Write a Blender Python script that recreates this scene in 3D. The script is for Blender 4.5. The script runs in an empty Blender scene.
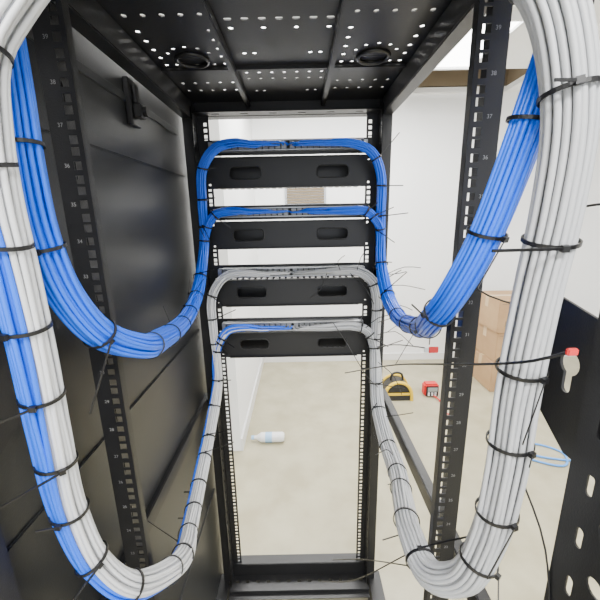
import bpy, bmesh, math, random
from mathutils import Matrix, Vector
random.seed(7)
C=bpy.context
X0=-0.025
# ---------------------------------------------------------------- materials
def mat(name,col,rough=0.5,metal=0.0,noise=None,bump=0.0,bscale=200,spec=0.5,emit=None):
    m=bpy.data.materials.new(name); m.use_nodes=True
    nt=m.node_tree; b=nt.nodes['Principled BSDF']
    b.inputs['Base Color'].default_value=(*col,1)
    b.inputs['Roughness'].default_value=rough
    b.inputs['Metallic'].default_value=metal
    b.inputs['Specular IOR Level'].default_value=spec
    if emit:
        b.inputs['Emission Color'].default_value=(*emit[0],1)
        b.inputs['Emission Strength'].default_value=emit[1]
    tc=nt.nodes.new('ShaderNodeTexCoord')
    if noise:
        n=nt.nodes.new('ShaderNodeTexNoise'); n.inputs['Scale'].default_value=noise[1]; n.inputs['Detail'].default_value=6
        r=nt.nodes.new('ShaderNodeValToRGB')
        r.color_ramp.elements[0].position=0.35; r.color_ramp.elements[1].position=0.7
        r.color_ramp.elements[0].color=(*col,1); r.color_ramp.elements[1].color=(*noise[0],1)
        nt.links.new(tc.outputs['Object'],n.inputs['Vector'])
        nt.links.new(n.outputs['Fac'],r.inputs['Fac']); nt.links.new(r.outputs['Color'],b.inputs['Base Color'])
    if bump:
        n2=nt.nodes.new('ShaderNodeTexNoise'); n2.inputs['Scale'].default_value=bscale; n2.inputs['Detail'].default_value=3
        bp=nt.nodes.new('ShaderNodeBump'); bp.inputs['Strength'].default_value=bump; bp.inputs['Distance'].default_value=0.001
        nt.links.new(tc.outputs['Object'],n2.inputs['Vector'])
        nt.links.new(n2.outputs['Fac'],bp.inputs['Height']); nt.links.new(bp.outputs['Normal'],b.inputs['Normal'])
    return m
M_black=mat('black_powdercoat',(0.010,0.010,0.011),0.42,bump=0.25,bscale=600)
M_panel=mat('side_panel_black',(0.018,0.019,0.020),0.38,bump=0.2,bscale=500)
M_plas=mat('black_plastic',(0.012,0.012,0.013),0.35)
M_tie=mat('tie_black',(0.008,0.008,0.009),0.4)
M_blue=mat('cable_blue',(0.006,0.14,0.90),0.33)
M_white=mat('cable_white',(0.66,0.67,0.69),0.42)
M_grey=mat('cable_grey',(0.49,0.50,0.515),0.42)
M_wall=mat('wall_paint',(0.86,0.865,0.865),0.7,noise=((0.82,0.825,0.825),1.5))
M_ceil=mat('ceiling_paint',(0.85,0.85,0.84),0.8)
M_floor=mat('floor_concrete',(0.35,0.315,0.205),0.30,noise=((0.45,0.415,0.29),5.0),bump=0.15,bscale=20)
M_zinc=mat('zinc',(0.42,0.43,0.45),0.35,0.8)
M_jack=mat('jack_grey',(0.28,0.29,0.30),0.4,0.5)
M_num=mat('number_white',(0.26,0.26,0.26),0.6)
M_card=mat('cardboard',(0.36,0.22,0.11),0.8,noise=((0.42,0.27,0.14),6))
M_tape=mat('packing_tape',(0.5,0.36,0.2),0.3)
M_brown=mat('plenum_brown',(0.20,0.155,0.10),0.9)
M_red=mat('red_plastic',(0.65,0.03,0.03),0.4)
M_yel=mat('yellow_plastic',(0.75,0.50,0.02),0.45)
M_scr=mat('screen_grey',(0.25,0.28,0.27),0.25)
M_wplas=mat('white_plastic',(0.75,0.75,0.75),0.4)
M_lblue=mat('light_blue_plastic',(0.35,0.55,0.80),0.25)
M_fcab=mat('floor_cable_blue',(0.08,0.30,0.75),0.4)
M_light=mat('light_diffuser',(0.9,0.9,0.9),0.5,emit=((1,0.99,0.97),12.0))
# ---------------------------------------------------------------- helpers
def link(o,parent=None,m=None):
    C.scene.collection.objects.link(o)
    if parent: o.parent=parent
    if m: 
        o.data.materials.clear(); o.data.materials.append(m)
    return o
def empty(name,loc=(0,0,0)):
    e=bpy.data.objects.new(name,None); e.empty_display_size=0.05; C.scene.collection.objects.link(e)
    return e
def box(name,x0,x1,y0,y1,z0,z1,m,parent=None,bev=0.0):
    me=bpy.data.meshes.new(name); bm=bmesh.new()
    bmesh.ops.create_cube(bm,size=1)
    for v in bm.verts:
        v.co=Vector(((x0+x1)/2+v.co.x*(x1-x0),(y0+y1)/2+v.co.y*(y1-y0),(z0+z1)/2+v.co.z*(z1-z0)))
    if bev: bmesh.ops.bevel(bm,geom=bm.edges[:],offset=bev,segments=2,affect='EDGES')
    bm.to_mesh(me); bm.free()
    return link(bpy.data.objects.new(name,me),parent,m)
def boxes(name,lst,m,parent=None,bev=0.0):
    me=bpy.data.meshes.new(name); bm=bmesh.new()
    for (x0,x1,y0,y1,z0,z1) in lst:
        r=bmesh.ops.create_cube(bm,size=1)
        for v in r['verts']:
            v.co=Vector(((x0+x1)/2+v.co.x*(x1-x0),(y0+y1)/2+v.co.y*(y1-y0),(z0+z1)/2+v.co.z*(z1-z0)))
    if bev: bmesh.ops.bevel(bm,geom=bm.edges[:],offset=bev,segments=1,affect='EDGES')
    bm.to_mesh(me); bm.free()
    return link(bpy.data.objects.new(name,me),parent,m)
def rect(cx,cy,w,h): return [(cx-w/2,cy-h/2),(cx+w/2,cy-h/2),(cx+w/2,cy+h/2),(cx-w/2,cy+h/2)]
def rrect(cx,cy,w,h,r,n=5):
    p=[]
    for (sx,sy,a0) in ((1,1,0),(-1,1,90),(-1,-1,180),(1,-1,270)):
        for i in range(n+1):
            a=math.radians(a0+90*i/n)
            p.append((cx+sx*(w/2-r)+r*math.cos(a),cy+sy*(h/2-r)+r*math.sin(a)))
    return p
def circ(cx,cy,rx,ry=None,n=20):
    ry=ry or rx
    return [(cx+rx*math.cos(2*math.pi*i/n),cy+ry*math.sin(2*math.pi*i/n)) for i in range(n)]
def keyhole(cx,cy,r,w,l,n=18):
    """circle with a slot hanging below"""
    a0=math.asin(w/2/r); p=[]
    for i in range(n+1):
        a=-math.pi/2+a0+(2*math.pi-2*a0)*i/n
        p.append((cx+r*math.cos(a),cy+r*math.sin(a)))
    for i in range(7):
        a=math.pi+math.pi*i/6
        p.append((cx+w/2*math.cos(a),cy-r-l+w/2*math.sin(a)))
    return p
def plate(name,outline,holes,th,plane,off,m,parent=None):
    """plane 'XZ' -> normal Y at y=off; 'XY' -> z=off; 'YZ' -> x=off"""
    cu=bpy.data.curves.new(name,'CURVE'); cu.dimensions='2D'; cu.fill_mode='BOTH'; cu.extrude=th/2
    for pts in [outline]+holes:
        s=cu.splines.new('POLY'); s.points.add(len(pts)-1)
        for p,q in zip(s.points,pts): p.co=(q[0],q[1],0,1)
        s.use_cyclic_u=True
    o=bpy.data.objects.new(name,cu); C.scene.collection.objects.link(o)
    dg=C.evaluated_depsgraph_get()
    me=bpy.data.meshes.new_from_object(o.evaluated_get(dg))
    bpy.data.objects.remove(o); 
    for v in me.vertices:
        a,b,c=v.co
        v.co = (a,off+c,b) if plane=='XZ' else ((a,b,off+c) if plane=='XY' else (off+c,a,b))
    me.name=name
    bm=bmesh.new(); bm.from_mesh(me); bmesh.ops.recalc_face_normals(bm,faces=bm.faces[:]); bm.to_mesh(me); bm.free()
    return link(bpy.data.objects.new(name,me),parent,m)
def tube(name,paths,r,m,parent=None,res=2,cyc=False):
    cu=bpy.data.curves.new(name,'CURVE'); cu.dimensions='3D'; cu.bevel_depth=r; cu.bevel_resolution=res; cu.use_fill_caps=True
    for pts in paths:
        s=cu.splines.new('POLY'); s.points.add(len(pts)-1)
        for p,q in zip(s.points,pts): p.co=(q[0],q[1],q[2],1)
        s.use_cyclic_u=cyc; s.use_smooth=True
    return link(bpy.data.objects.new(name,cu),parent,m)
def catmull(P,step=0.012):
    P=[Vector(p) for p in P]; out=[]
    Q=[P[0]*2-P[1]]+P+[P[-1]*2-P[-2]]
    for i in range(1,len(Q)-2):
        p0,p1,p2,p3=Q[i-1:i+3]
        def tj(a,b): return max((b-a).length,1e-5)**0.5
        t0=0;t1=t0+tj(p0,p1);t2=t1+tj(p1,p2);t3=t2+tj(p2,p3)
        n=max(2,int((p2-p1).length/step))
        for k in range(n):
            t=t1+(t2-t1)*k/n
            A1=p0*((t1-t)/(t1-t0))+p1*((t-t0)/(t1-t0)); A2=p1*((t2-t)/(t2-t1))+p2*((t-t1)/(t2-t1)); A3=p2*((t3-t)/(t3-t2))+p3*((t-t2)/(t3-t2))
            B1=A1*((t2-t)/(t2-t0))+A2*((t-t0)/(t2-t0)); B2=A2*((t3-t)/(t3-t1))+A3*((t-t1)/(t3-t1))
            out.append(B1*((t2-t)/(t2-t1))+B2*((t-t1)/(t2-t1)))
    out.append(P[-1])
    return out
def frames(pts,ref):
    fr=[]; N=None
    for i,p in enumerate(pts):
        T=(pts[min(i+1,len(pts)-1)]-pts[max(i-1,0)]).normalized()
        if N is None: N=Vector(ref)
        N=(N-T*N.dot(T)).normalized(); B=T.cross(N)
        fr.append((T,N.copy(),B))
    return fr
def hexpack(n,s):
    c=[]
    for i in range(-5,6):
        for j in range(-5,6):
            c.append(((i+j*0.5)*s,j*s*0.866))
    c.sort(key=lambda p:(p[0]**2+p[1]**2,math.atan2(p[1],p[0])))
    return c[:n]
def sm(t): t=min(1,max(0,t)); return t*t*(3-2*t)
# ---------------------------------------------------------------- room
box('floor',-2.6,3.3,-2.2,3.45,-0.06,0.0,M_floor)
box('wall_far',-2.6,3.3,3.35,3.45,0,2.75,M_wall)
box('wall_right',3.2,3.3,-2.2,3.35,0,2.48,M_wall)
box('wall_left',-2.6,-2.5,-2.2,3.35,0,2.48,M_wall)
box('wall_partition',-0.52,-0.40,1.95,3.35,0,2.48,M_wall)
box('baseboard_far',-0.40,3.2,3.335,3.35,0,0.07,M_wplas)
box('baseboard_partition',-0.40,-0.388,1.95,3.335,0,0.09,M_wplas)
plate('ceiling',[(-2.6,-2.2),(3.3,-2.2),(3.3,3.35),(-2.6,3.35)],[rect(1.33,3.07,0.95,0.48)],0.04,'XY',2.50,M_ceil)
boxes('ceiling_plenum',[(0.8,1.85,2.78,3.36,2.74,2.77),(0.8,1.85,3.31,3.34,2.53,2.75),(0.82,0.85,2.8,3.34,2.53,2.75),(1.81,1.84,2.8,3.34,2.53,2.75),(0.8,1.85,2.79,2.82,2.53,2.75),(0.9,1.8,3.0,3.05,2.56,2.62)],M_brown)
e=empty('wall_vent')
boxes('frame',[(-0.12,0.26,3.33,3.35,1.725,1.745),(-0.12,0.26,3.33,3.35,1.56,1.58),(-0.12,-0.10,3.33,3.35,1.58,1.725),(0.24,0.26,3.33,3.35,1.58,1.725)],M_zinc,e,0.002)
boxes('louvres',[(-0.10,0.24,3.33,3.345,1.585+0.024*i,1.60+0.024*i) for i in range(6)],M_brown,e)
for (lx,ly,pw,hy) in ((0.1,-0.75,80,0.15),(-0.66,2.40,38,0.3),(0.60,2.40,38,0.3),(2.2,0.9,60,0.15),(-1.6,0.6,30,0.15)):
    e=empty('ceiling_light')
    boxes('housing',[(lx-0.62,lx+0.62,ly-hy-0.02,ly-hy,2.44,2.48),(lx-0.62,lx+0.62,ly+hy,ly+hy+0.02,2.44,2.48),(lx-0.62,lx-0.60,ly-hy,ly+hy,2.44,2.48),(lx+0.60,lx+0.62,ly-hy,ly+hy,2.44,2.48)],M_wplas,e)
    box('diffuser',lx-0.6,lx+0.6,ly-hy,ly+hy,2.455,2.475,M_light,e)
    L=bpy.data.lights.new('tube_light','AREA'); L.shape='RECTANGLE'; L.size=1.2; L.size_y=2*hy; L.energy=pw; L.color=(1,0.99,0.975)
    lo=bpy.data.objects.new('tube_light',L); lo.location=(lx,ly,2.44); C.scene.collection.objects.link(lo); lo.parent=e
w=bpy.data.worlds.new('world'); C.scene.world=w; w.use_nodes=True
w.node_tree.nodes['Background'].inputs[0].default_value=(0.93,0.96,1,1); w.node_tree.nodes['Background'].inputs[1].default_value=2.4
# ---------------------------------------------------------------- rack
rack=empty('server_rack')
YF=1.08; YR=0.44; ZT=1.80
U=0.04445; ZB=-0.036
def rail(name,side,y,zlo,zhi,wid,parent):
    inner=0.2255; outer=inner+wid; hw=0.00475; hc=inner+0.0105
    def xs(a,b):
        a,b=X0+side*a,X0+side*b
        return (min(a,b),max(a,b))
    y0,y1=y-0.001,y+0.001
    L=[(*xs(inner,hc-hw),y0,y1,zlo,zhi),(*xs(hc+hw,outer),y0,y1,zlo,zhi)]
    z=zlo; n=int((zlo-ZB)/U)+1
    while ZB+(n+1)*U<zhi:
        for k in (0.0064,0.0222,0.0381):
            c=ZB+n*U+k
            L.append((*xs(hc-hw,hc+hw),y0,y1,z,c-hw)); z=c+hw
        n+=1
    L.append((*xs(hc-hw,hc+hw),y0,y1,z,zhi))
    boxes(name+'_face',L,M_black,parent)
# rear rails
for side,nm in ((-1,'left'),(1,'right')):
    rail('rear_rail_'+nm,side,YR,0.08,1.78,0.036,rack)
    xo=X0+side*(0.2255+0.036)
    h=[]
    z=0.12
    while z<1.75:
        h.append(rrect(YR+0.028,z,0.016,0.030,0.007)); z+=U*2
    plate('rear_rail_'+nm+'_flange',[(YR,0.08),(YR+0.055,0.08),(YR+0.055,1.78),(YR,1.78)],h,0.002,'YZ',xo,M_black,rack)
    xi=X0+side*0.2255
    box('rear_rail_'+nm+'_lip',min(xi,xi+side*0.002),max(xi,xi+side*0.002),YR,YR+0.012,0.08,1.78,M_black,rack)
    # numbers
    for n in range(4,42):
        z=ZB+(n-0.5)*U
        if z<0.12 or z>1.77: continue
        t=bpy.data.curves.new('num','FONT'); t.body=str(n); t.size=0.0065; t.align_x='CENTER'; t.align_y='CENTER'
        o=bpy.data.objects.new('rail_number_%s_%d'%(nm,n),t); o.location=(X0+side*(0.2255+0.0230),YR-0.0015,z); o.rotation_euler=(math.pi/2,0,0)
        link(o,rack,M_num)
# front rails + posts
for side,nm in ((-1,'left'),(1,'right')):
    rail('front_rail_'+nm,side,YF,0.10,1.77,0.034,rack)
    x1=X0+side*0.262; x2=X0+side*0.292
    a,b=sorted((x1,x2))
    box('front_post_'+nm,a,b,YF-0.03,YF+0.04,0.0,1.79,M_black,rack,0.002)
    h=[];z=0.16
    while z<1.72:
        h.append(rrect(YF-0.032,z,0.010,0.010,0.002,2)); z+=U/1.0
    plate('front_rail_'+nm+'_flange',[(YF-0.05,0.10),(YF,0.10),(YF,1.77),(YF-0.05,1.77)],h,0.002,'YZ',X0+side*0.2595,M_black,rack)
    h=[];z=0.12
    while z<1.7:
        h.append(circ(0.245,z,0.009,n=14)); h.append(rrect(0.27,z+0.03,0.008,0.022,0.0035,3)); z+=0.06
    plate('rear_post_'+nm,[(0.225,0.0),(0.295,0.0),(0.295,1.79),(0.225,1.79)],h,0.002,'YZ',X0+side*0.292,M_black,rack)
    box('rear_post_body_'+nm,min(X0+side*0.293,X0+side*0.318),max(X0+side*0.293,X0+side*0.318),0.225,0.229,0,1.79,M_black,rack)
    box('top_beam_'+nm,min(X0+side*0.262,X0+side*0.292),max(X0+side*0.262,X0+side*0.292),0.225,YF-0.03,1.745,1.79,M_black,rack,0.002)
    box('mid_beam_'+nm,min(X0+side*0.296,X0+side*0.318),max(X0+side*0.296,X0+side*0.318),0.295,YF+0.02,0.845,0.885,M_black,rack,0.002)
    box('base_beam_'+nm,min(X0+side*0.27,X0+side*0.318),max(X0+side*0.27,X0+side*0.318),0.225,YF,0.0,0.10,M_black,rack,0.002)
for side in (-1,1):
    for z in (0.10,0.865,1.74):
        a,b=sorted((X0+side*0.258,X0+side*0.297))
        box('rail_bracket',a,b,YR+0.005,YR+0.05,z-0.012,z+0.012,M_black,rack)
box('front_lintel',X0-0.292,X0+0.292,YF-0.005,YF+0.03,1.755,1.80,M_black,rack,0.002)
plate('front_lintel_lip',[(X0-0.26,1.035),(X0+0.26,1.035),(X0+0.26,1.075),(X0-0.26,1.075)],[rect(X0+x,1.055,0.022,0.006) for x in (-0.2,-0.12,-0.04,0.04,0.12,0.2)],0.002,'XY',1.757,M_black,rack)
box('front_sill',X0-0.262,X0+0.262,YF-0.01,YF+0.03,0.03,0.155,M_black,rack,0.002)
plate('front_sill_ledge',[(X0-0.262,0.98),(X0+0.262,0.98),(X0+0.262,1.07),(X0-0.262,1.07)],[rrect(X0+i*0.04,1.045,0.014,0.010,0.003,3) for i in range(-6,7)],0.002,'XY',0.10,M_black,rack)
box('front_sill_rib',X0-0.262,X0+0.262,1.0,1.012,0.101,0.115,M_black,rack)
# top plate
h=[]
def row(y,xs,w=0.009,d=0.009):
    for x in xs: h.append(circ(X0+x,y,w*0.5,d*0.62,n=10) if w<0.012 else rrect(X0+x,y,w,d,0.003,3))
def fr(a,b,s):
    o=[];x=a
    while x<=b+1e-6: o.append(x); x+=s
    return o
row(0.655,fr(-0.084,0.084,0.028),0.013,0.008)
row(0.685,fr(-0.084,0.084,0.056),0.009,0.008)
for y in (0.875,0.91): row(y,fr(-0.084,0.084,0.028),0.009,0.008)
for y in (0.60,0.78,0.99): row(y,(-0.075,-0.055,0.055,0.075),0.009,0.008)
for y in (0.64,0.93,0.98):
    row(y,fr(0.125,0.245,0.030),0.009,0.008); row(y,fr(-0.245,-0.125,0.030),0.009,0.008)
for y in fr(0.69,0.89,0.034):
    for s in (-1,1): row(y,(s*0.122,s*0.245),0.009,0.008)
for k in range(12):
    a=2*math.pi*k/12
    for s,cx in ((-1,-0.184),(1,0.184)):
        if k in (0,6): continue
        h.append(circ(X0+cx+0.046*math.cos(a),0.80+0.052*math.sin(a),0.0042,n=8))
for y in fr(0.30,0.54,0.04): row(y,fr(-0.22,0.22,0.04))
h.append(circ(X0-0.184,0.80,0.030,n=28)); h.append(circ(X0+0.184,0.80,0.030,n=28))
plate('top_plate',[(X0-0.29,0.23),(X0+0.29,0.23),(X0+0.29,YF),(X0-0.29,YF)],h,0.002,'XY',1.792,M_black,rack)
for gx in (X0-0.184,X0+0.184):
    tube('top_grommet',[[ (gx+0.031*math.cos(a*math.pi/16),0.80+0.031*math.sin(a*math.pi/16),1.789) for a in range(32)]],0.004,M_plas,rack,3,True)
    boxes('top_grommet_brush',[(gx-0.030,gx+0.030,0.772,0.7985,1.792,1.795),(gx-0.030,gx+0.030,0.8015,0.828,1.792,1.795)],M_plas,rack)
for x in (-0.108,0.100):
    box('top_rib',X0+x-0.006,X0+x+0.006,0.23,YF-0.01,1.774,1.791,M_black,rack,0.002)
for y in (0.55,0.84): box('top_seam',X0-0.262,X0+0.262,y-0.004,y+0.004,1.784,1.791,M_black,rack)
# left side panel
sx=-0.333
box('side_panel',sx-0.012,sx,0.20,YF+0.03,0.03,1.79,M_panel,rack,0.003)
for z in (1.60,1.12,0.50):
    box('side_panel_crease',sx-0.001,sx+0.004,0.22,YF,z-0.006,z+0.006,M_panel,rack,0.002)
boxes('side_panel_border',[(sx,sx+0.004,0.22,YF-0.04,1.70,1.715),(sx,sx+0.004,0.55,0.56,0.12,1.70)],M_panel,rack,0.001)
lt=[(sx,sx+0.012,0.745,0.785,1.66,1.745),(sx+0.012,sx+0.028,0.752,0.778,1.675,1.70),(sx+0.012,sx+0.020,0.757,0.773,1.70,1.735)]
boxes('side_panel_latch',lt,M_plas,rack,0.002)
tube('side_panel_latch_knob',[[(sx+0.028,0.765,1.687),(sx+0.036,0.765,1.687)]],0.010,M_plas,rack,4)
# cable brackets (keyholed plates)
kh=[keyhole(0.253+i*0.034,1.330,0.0125,0.011,0.014) for i in range(3)]
for side,nm in ((1,'right'),(-1,'left')):
    plate('cable_bracket_'+nm,[(0.228,1.240),(0.31,1.235),(0.362,1.268),(0.372,1.378),(0.352,1.394),(0.228,1.368)],kh,0.003,'YZ',X0+side*0.296,M_black,rack)
    plate('cable_bracket_low_'+nm,[(0.245,0.60),(0.33,0.58),(0.365,0.64),(0.370,0.80),(0.345,0.86),(0.245,0.86)],[keyhole(0.268+i*0.036,0.81,0.0125,0.011,0.014) for i in range(3)],0.003,'YZ',X0+side*0.296,M_black,rack)
# ---------------------------------------------------------------- patch panels / cable managers
PZ=[1.672,1.490,1.312,1.138]
for k,pz in enumerate(PZ):
    e=empty('patch_panel')
    box('faceplate',X0-0.241,X0+0.241,YF-0.004,YF-0.002,pz-0.021,pz+0.021,M_plas,e)
    boxes('end_bracket',[(X0-0.225,X0-0.212,YF-0.03,YF-0.004,pz-0.016,pz+0.012),(X0+0.212,X0+0.225,YF-0.03,YF-0.004,pz-0.016,pz+0.012)],M_zinc,e,0.001)
    js=[]
    for i in range(24):
        x=X0+(-11.5+i)*0.0172+(0.003 if i>=12 else -0.003)
        js.append((x-0.0072,x+0.0072,YF-0.034,YF-0.004,pz-0.010,pz+0.010))
    boxes('jacks',js,M_jack,e,0.001)
    boxes('support_bar',[(X0-0.212,X0+0.212,YF-0.036,YF-0.004,pz+0.011,pz+0.0135),(X0-0.212,X0+0.212,YF-0.036,YF-0.004,pz-0.0135,pz-0.011)],M_zinc,e)
    m=empty('cable_management_panel')
    zt=pz-0.025; zb=zt-(0.088 if k!=1 else 0.084)
    zc=(zt+zb)/2
    plate('plate',[(X0-0.241,zb),(X0+0.241,zb),(X0+0.241,zt),(X0-0.241,zt)],
        [rrect(X0-0.128,zc,0.092,0.032,0.012),rrect(X0+0.128,zc,0.092,0.032,0.012)]+[rrect(X0+s*0.232,zc+q*0.032,0.010,0.006,0.0028,3) for s in (-1,1) for q in (-1,1)],0.002,'XZ',YF-0.001-0.004,M_black,m)
    box('front_cover',X0-0.215,X0+0.215,YF+0.055,YF+0.058,zb+0.004,zt-0.004,M_plas,m,0.001)
    fl=[]
    for i in range(22):
        x=X0-0.205+i*0.0195
        fl.append((x-0.006,x+0.006,YF+0.004,YF+0.056,zt-0.006,zt-0.002)); fl.append((x-0.006,x+0.006,YF+0.004,YF+0.056,zb+0.002,zb+0.006))
    boxes('fingers',fl,M_plas,m)
    boxes('edge_lips',[(X0-0.21,X0+0.21,YF-0.016,YF-0.004,zt-0.003,zt-0.001),(X0-0.21,X0+0.21,YF-0.016,YF-0.004,zb+0.001,zb+0.003)],M_black,m)
    for s in (-1,1):
        tube('slot_rim',[[(p[0],YF-0.006,p[1]) for p in rrect(X0+s*0.128,zc,0.094,0.034,0.013)]],0.0016,M_plas,m,2,True)
# ---------------------------------------------------------------- cable bundles
def bundle(trunk,branches,s,colors,ref,twist,ties,seed,counts=(19,18)):
    rnd=random.Random(seed)
    e=empty('cable_bundle')
    tot=sum(counts); T37=hexpack(tot,s)
    order=sorted(range(tot),key=lambda i:T37[i][0]); grp=[order[:counts[0]],order[counts[0]:]]
    out={}
    ntr=len(catmull([Vector(p) for p in trunk]))
    for g,(bp,pz,side) in enumerate(branches):
        full=[Vector(p) for p in trunk]+[Vector(p) for p in bp]
        xin=X0-side*0.004
        full+= [Vector((X0+side*0.10,1.024,pz)),Vector((xin,1.028,pz))]
        ctr=catmull(full); frm=frames(ctr,ref); n=len(ctr)
        H=hexpack(counts[g],s); mem=grp[g]
        cx=sum(T37[i][0] for i in mem)/len(mem); cy=sum(T37[i][1] for i in mem)/len(mem)
        free=list(range(len(H))); asg={}
        for i in sorted(mem,key=lambda i:-((T37[i][0]-cx)**2+(T37[i][1]-cy)**2)):
            j=min(free,key=lambda j:(H[j][0]-(T37[i][0]-cx))**2+(H[j][1]-(T37[i][1]-cy))**2); free.remove(j); asg[i]=j
        i0=ntr-14; i1=ntr+6
        peel=mem[:]; rnd.shuffle(peel)
        for q,i in enumerate(peel):
            port=X0+side*(0.205-0.198*q/(len(mem)-1))
            ph=rnd.uniform(0,6.28); amp=s*rnd.uniform(0.10,0.30); f1=rnd.uniform(0.08,0.2); pts=[]
            for k in range(n):
                T,N,B=frm[k]
                w=sm((k-i0)/(i1-i0)); H_=H[asg[i]]
                tw=twist*min(1,k/max(1,ntr))
                ox=T37[i][0]*(1-w)+H_[0]*w; oy=T37[i][1]*(1-w)+H_[1]*w
                a=ox*math.cos(tw)-oy*math.sin(tw); b=ox*math.sin(tw)+oy*math.cos(tw)
                a+=amp*math.sin(k*f1+ph); b+=amp*math.cos(k*f1*0.8+ph*1.7)
                d=N*a+B*b
                prog=sm((0.24-abs(ctr[k].x-X0))/0.22) if k>ntr else 0
                d.z*= (1-0.45*prog); d.y*=(1-0.55*prog)
                p=ctr[k]+d
                if k>ntr+4 and abs(ctr[k].z-pz)<0.03 and side*(ctr[k].x-port)<0: break
                pts.append(p)
            last=pts[-1]
            pts+= [Vector((port-side*0.004,last.y+ (1.045-last.y)*0.6,pz+(last.z-pz)*0.5)),Vector((port-side*0.005,1.0455,pz))]
            out.setdefault(colors(g,q,i,T37[i]),[]).append(pts)
        for fct in (0.2,0.5,0.78):
            k=int(ntr+ (n-ntr-16)*fct)
            tie(e,ctr[k],frm[k],s*2.5+0.001,rnd,rnd.choice((0.03,0.05,0.08)))
    for mt,ps in out.items():
        tube('cables_'+mt.name.split('_')[-1],ps,s*0.465,mt,e,2)
    tr=catmull([Vector(p) for p in trunk]); frm=frames(tr,ref)
    R=s*3.45 if tot>30 else s*2.6
    acc=0;nxt=ties[0]
    for k in range(1,len(tr)):
        acc+=(tr[k]-tr[k-1]).length
        if acc>=nxt: tie(e,tr[k],frm[k],R+0.0005,rnd,rnd.choice((0.02,0.04,0.08))); nxt+=ties[1]*rnd.uniform(0.8,1.2)
    return e
def tie(parent,c,f,R,rnd,tail):
    T,N,B=f; T=(T+N*rnd.uniform(-0.15,0.15)+B*rnd.uniform(-0.15,0.15)).normalized(); N=(N-T*N.dot(T)).normalized(); B=T.cross(N)
    me=bpy.data.meshes.new('cable_tie'); bm=bmesh.new(); ns=32; rings=[]
    for i in range(ns):
        a=2*math.pi*i/ns; d=N*math.cos(a)+B*math.sin(a)
        rings.append([bm.verts.new(c+d*(R+u)+T*v) for (u,v) in ((-0.0006,-0.0018),(0.0010,-0.0018),(0.0010,0.0018),(-0.0006,0.0018))])
    for i in range(ns):
        r0,r1=rings[i],rings[(i+1)%ns]
        for j in range(4): bm.faces.new((r0[j],r1[j],r1[(j+1)%4],r0[(j+1)%4]))
    ang=rnd.uniform(0,6.28); best=None
    for q in range(12):
        a=ang+q*0.5236; d=N*math.cos(a)+B*math.sin(a)
        sc=-d.y+rnd.uniform(0,0.9)
        if best is None or sc>best[0]: best=(sc,d)
    d=best[1]; t=T.cross(d)
    def slab(o,ax,ay,az,la,lb,lc):
        vs=[]
        for i in (-1,1):
            for j in (-1,1):
                for k in (-1,1): vs.append(bm.verts.new(o+ax*i*la+ay*j*lb+az*k*lc))
        for q in ((0,1,3,2),(4,6,7,5),(0,4,5,1),(2,3,7,6),(0,2,6,4),(1,5,7,3)): bm.faces.new([vs[z] for z in q])
    slab(c+d*(R+0.0025),T,t,d,0.0028,0.003,0.0022)
    dirn=(t*0.9+d*0.45+T*rnd.uniform(-0.4,0.4)).normalized(); up=dirn.cross(T).normalized(); Tt=up.cross(dirn)
    slab(c+d*(R+0.003)+dirn*tail*0.5,dirn,Tt,up,tail*0.5,0.0012,0.0005)
    bmesh.ops.recalc_face_normals(bm,faces=bm.faces[:])
    bm.to_mesh(me); bm.free()
    link(bpy.data.objects.new('cable_tie',me),parent,M_tie)
# right blue (passes inboard of the rear rail)
bundle([(0.252,0.37,1.76),(0.252,0.37,1.688),(0.241,0.365,1.630),(0.230,0.363,1.589),(0.212,0.362,1.521),(0.195,0.372,1.446),(0.180,0.40,1.381),(0.181,0.45,1.340),(0.206,0.54,1.298),(0.230,0.68,1.255),(0.240,0.80,1.232),(0.245,0.94,1.258),(0.240,1.015,1.346),(0.238,1.02,1.41)],
 [([(0.236,1.022,1.475),(0.232,1.022,1.59),(0.205,1.020,1.645),(0.150,1.020,1.668)],PZ[0],1),
  ([(0.232,1.018,1.450),(0.195,1.02,1.488),(0.150,1.020,1.490)],PZ[1],1)],
 0.0054,lambda g,q,i,o: M_blue,(1,0,0),0.6,(0.10,0.11),1)
# left blue
bundle([(-0.249,0.34,1.72),(-0.253,0.345,1.648),(-0.256,0.348,1.592),(-0.258,0.348,1.533),(-0.257,0.350,1.466),(-0.248,0.358,1.403),(-0.235,0.385,1.350),(-0.219,0.445,1.310),(-0.229,0.54,1.286),(-0.243,0.66,1.266),(-0.264,0.80,1.262),(-0.277,0.93,1.293),(-0.276,1.01,1.386)],
 [([(-0.272,1.02,1.45),(-0.270,1.02,1.527),(-0.262,1.02,1.61),(-0.222,1.020,1.662),(-0.16,1.020,1.676)],PZ[0],-1),
  ([(-0.268,1.018,1.440),(-0.240,1.02,1.485),(-0.19,1.020,1.495)],PZ[1],-1)],
 0.0053,lambda g,q,i,o: M_blue,(1,0,0),0.5,(0.05,0.10),2)
# right grey
bundle([(0.169,0.40,1.77),(0.188,0.36,1.705),(0.210,0.33,1.646),(0.222,0.32,1.599),(0.229,0.315,1.546),(0.229,0.315,1.48),(0.225,0.32,1.397),(0.223,0.325,1.30),(0.226,0.33,1.198),(0.225,0.342,1.090),(0.210,0.36,1.005),(0.184,0.40,0.960),(0.178,0.47,0.955),(0.196,0.57,0.925),(0.225,0.70,0.874),(0.238,0.87,0.852),(0.238,0.98,0.90),(0.233,1.015,1.04)],
 [([(0.234,1.02,1.14),(0.233,1.02,1.222),(0.215,1.020,1.285),(0.165,1.020,1.316)],PZ[2],1),
  ([(0.228,1.015,1.075),(0.208,1.02,1.125),(0.160,1.020,1.142)],PZ[3],1)],
 0.0063,lambda g,q,i,o: M_grey,(1,0,0),0.4,(0.12,0.11),3)
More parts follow.
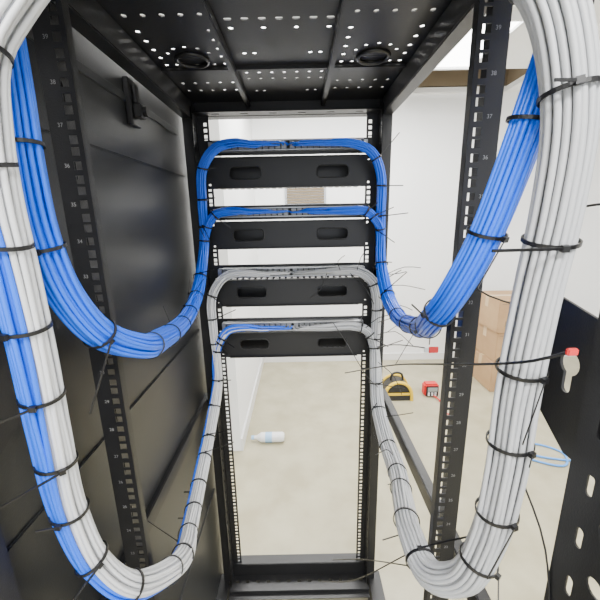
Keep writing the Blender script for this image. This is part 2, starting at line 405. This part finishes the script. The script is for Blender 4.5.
# left white / blue
bundle([(-0.16,0.40,1.76),(-0.196,0.34,1.692),(-0.224,0.32,1.648),(-0.242,0.305,1.607),(-0.249,0.30,1.552),(-0.252,0.30,1.497),(-0.254,0.305,1.435),(-0.258,0.312,1.356),(-0.266,0.322,1.26),(-0.274,0.335,1.151),(-0.263,0.345,1.058),(-0.241,0.370,0.988),(-0.222,0.435,0.928),(-0.222,0.50,0.885),(-0.244,0.60,0.842),(-0.270,0.76,0.815),(-0.279,0.93,0.858),(-0.268,1.01,0.965),(-0.266,1.015,1.04)],
 [([(-0.270,1.02,1.136),(-0.265,1.02,1.248),(-0.224,1.020,1.305),(-0.16,1.020,1.318)],PZ[2],-1),
  ([(-0.258,1.018,1.086),(-0.225,1.02,1.135),(-0.172,1.020,1.144)],PZ[3],-1)],
 0.0055,lambda g,q,i,o: M_white if (g==0 or q%6==0) else M_blue,(-0.7,-0.9,0),0.55,(0.09,0.085),4)
# ---------------------------------------------------------------- long ties / wires
def wirepath(P): return catmull(P,0.02)
e=empty('tagged_cable_tie')
tube('strap',[wirepath([(0.13,0.95,1.02),(0.185,0.64,1.185),(0.206,0.285,1.350),(0.220,0.262,1.368)])],0.0014,M_tie,e)
box('red_tag',0.214,0.223,0.258,0.262,1.3655,1.3715,M_red,e,0.001)
e=empty('tagged_cable_tie')
tube('strap',[wirepath([(0.232,0.99,1.085),(0.236,0.80,1.165),(0.247,0.60,1.234)])],0.0012,M_tie,e)
box('red_tag',0.236,0.254,0.597,0.600,1.227,1.239,M_red,e,0.001)
box('white_tag',0.228,0.236,0.597,0.600,1.228,1.238,M_wplas,e,0.001)
e=empty('loose_tie_straps')
tube('straps',[wirepath(p) for p in (
 [(0.24,1.0,1.27),(0.30,0.99,1.275),(0.36,0.97,1.265)],
 [(0.08,0.80,0.50),(0.13,0.62,0.72),(0.180,0.43,0.935)],
 [(0.04,0.80,0.42),(0.11,0.62,0.66),(0.178,0.46,0.930)],
 [(0.24,0.33,1.20),(0.262,0.30,1.12),(0.262,0.27,0.98),(0.25,0.26,0.90)],
 [(0.246,0.33,1.48),(0.262,0.28,1.485),(0.275,0.25,1.475)],
 [(0.10,1.0,1.16),(0.14,0.97,1.10),(0.19,0.93,1.02),(0.235,0.97,0.96)],
 [(0.21,1.0,1.33),(0.26,0.98,1.31),(0.30,0.96,1.32)],
 [(0.235,1.0,1.12),(0.28,0.97,1.14),(0.33,0.95,1.10)],
 [(0.17,1.01,1.32),(0.175,0.98,1.36),(0.185,0.95,1.385)],
 [(0.12,1.01,1.32),(0.11,0.98,1.35),(0.125,0.95,1.37)],
 [(0.20,1.01,1.14),(0.23,0.98,1.18),(0.27,0.95,1.20)],
 [(0.24,1.0,1.20),(0.29,0.97,1.22),(0.32,0.95,1.21)],
 [(0.08,1.01,1.31),(0.06,0.98,1.27),(0.03,0.96,1.25)],
 [(0.15,1.01,1.31),(0.19,0.97,1.27),(0.21,0.95,1.23)],
 [(0.24,1.0,1.03),(0.28,0.96,1.00),(0.30,0.94,0.95)],
 [(0.24,0.95,0.87),(0.28,0.91,0.90),(0.32,0.89,0.92)],
 [(0.225,0.75,0.89),(0.20,0.72,0.93),(0.17,0.70,0.93)],
 [(0.20,0.42,1.40),(0.23,0.41,1.38),(0.26,0.40,1.37)],
 [(0.24,1.0,1.30),(0.30,0.98,1.33),(0.34,0.96,1.33)],
 [(0.235,1.0,1.24),(0.27,0.96,1.20),(0.33,0.94,1.19)],
 [(0.235,1.0,1.16),(0.29,0.98,1.18),(0.34,0.95,1.16)],
 )],0.0011,M_tie,e)
# ---------------------------------------------------------------- things in the room
def cbox(x0,x1,y0,y1,z0,z1):
    e=empty('cardboard_box')
    box('carton',x0,x1,y0,y1,z0,z1,M_card,e,0.004)
    ym=(y0+y1)/2
    boxes('tape',[(x0+0.005,x1-0.005,ym-0.025,ym+0.025,z1-0.002,z1+0.001),(x0-0.001,x0+0.002,ym-0.025,ym+0.025,z1-0.09,z1)],M_tape,e)
    boxes('flap_seam',[(x0+0.02,x1-0.02,y0-0.001,y0+0.002,z1-0.03,z1-0.026),(x0+0.06,x0+0.16,y0-0.001,y0+0.001,z0+0.05,z0+0.10)],M_brown,e)
cbox(1.58,2.03,2.64,3.03,0.0,0.26); cbox(1.60,2.04,2.65,3.04,0.261,0.52); cbox(1.58,2.02,2.64,3.02,0.521,0.79)
def arch(x0,x1,y,h,n=16):
    return [((x0+x1)/2+(x1-x0)/2*math.cos(math.pi*i/n),y,h*math.sin(math.pi*i/n)**0.7) for i in range(n+1)]
e=empty('tool_bag')
bx0,bx1=0.67,0.89
o=plate('body',[(p[0],p[2]) for p in arch(bx0,bx1,0,0.16)],[],0.14,'XZ',2.60,M_plas,e)
for yy in (2.53,2.67):
    tube('yellow_piping',[arch(bx0,bx1,yy,0.16)],0.013,M_yel,e,3)
box('yellow_band',bx0+0.02,bx1-0.02,2.523,2.53,0.05,0.07,M_yel,e)
tube('handle',[wirepath([(0.73,2.60,0.15),(0.74,2.60,0.20),(0.78,2.60,0.215),(0.82,2.60,0.20),(0.83,2.60,0.15)])],0.009,M_plas,e,3)
e=empty('cable_tester')
box('body',1.01,1.13,2.58,2.66,0.0,0.11,M_red,e,0.014)
box('front_shell',1.02,1.12,2.568,2.58,0.01,0.10,M_plas,e,0.005)
box('display',1.03,1.11,2.564,2.569,0.055,0.09,M_scr,e)
boxes('buttons',[(1.033+0.027*i,1.048+0.027*i,2.562,2.569,0.02+0.017*j,0.03+0.017*j) for i in range(3) for j in range(2)],M_wplas,e)
tube('lead',[wirepath([(1.08,2.57,0.02),(1.12,2.45,0.006),(1.06,2.36,0.006),(1.14,2.30,0.006),(1.24,2.38,0.006),(1.20,2.52,0.006),(1.10,2.50,0.006)])],0.005,M_red,e)
e=empty('plastic_bottle')
rings=[(0,0.012),(0.02,0.013),(0.025,0.016),(0.05,0.032),(0.10,0.033),(0.11,0.031),(0.12,0.033),(0.19,0.033),(0.205,0.026)]
me=bpy.data.meshes.new('body'); bm=bmesh.new(); rr=[]
for (d,r) in rings: rr.append([bm.verts.new((-0.33+d,2.04+r*math.cos(a*math.pi/10),0.034+r*math.sin(a*math.pi/10))) for a in range(20)])
for a,b in zip(rr,rr[1:]):
    for i in range(20): bm.faces.new((a[i],a[(i+1)%20],b[(i+1)%20],b[i]))
bm.faces.new(rr[0]); bm.faces.new(rr[-1])
bmesh.ops.recalc_face_normals(bm,faces=bm.faces[:]); bm.to_mesh(me); bm.free()
link(bpy.data.objects.new('body',me),e,M_wplas)
tube('label',[[(-0.25,2.04,0.034),(-0.205,2.04,0.034)]],0.0338,M_lblue,e,5)
tube('cap',[[(-0.345,2.04,0.034),(-0.325,2.04,0.034)]],0.014,M_lblue,e,4)
tube('floor_cable',[wirepath([(1.25,1.95,0.008),(1.40,1.80,0.008),(1.55,1.75,0.008),(1.62,1.86,0.008),(1.50,1.95,0.008),(1.42,1.86,0.008),(1.70,1.78,0.008),(1.95,1.80,0.008),(2.2,1.85,0.008)])],0.006,M_fcab)
# ---------------------------------------------------------------- camera
cam=bpy.data.cameras.new('camera'); co=bpy.data.objects.new('camera',cam); C.scene.collection.objects.link(co)
cam.sensor_width=36; cam.lens=36*346/600; cam.clip_start=0.02
R=Matrix.Rotation(math.radians(90-13.8),4,'X')@Matrix.Rotation(math.radians(-1.15),4,'Z')
co.matrix_world=Matrix.Translation((0,0,1.48))@R
C.scene.camera=co
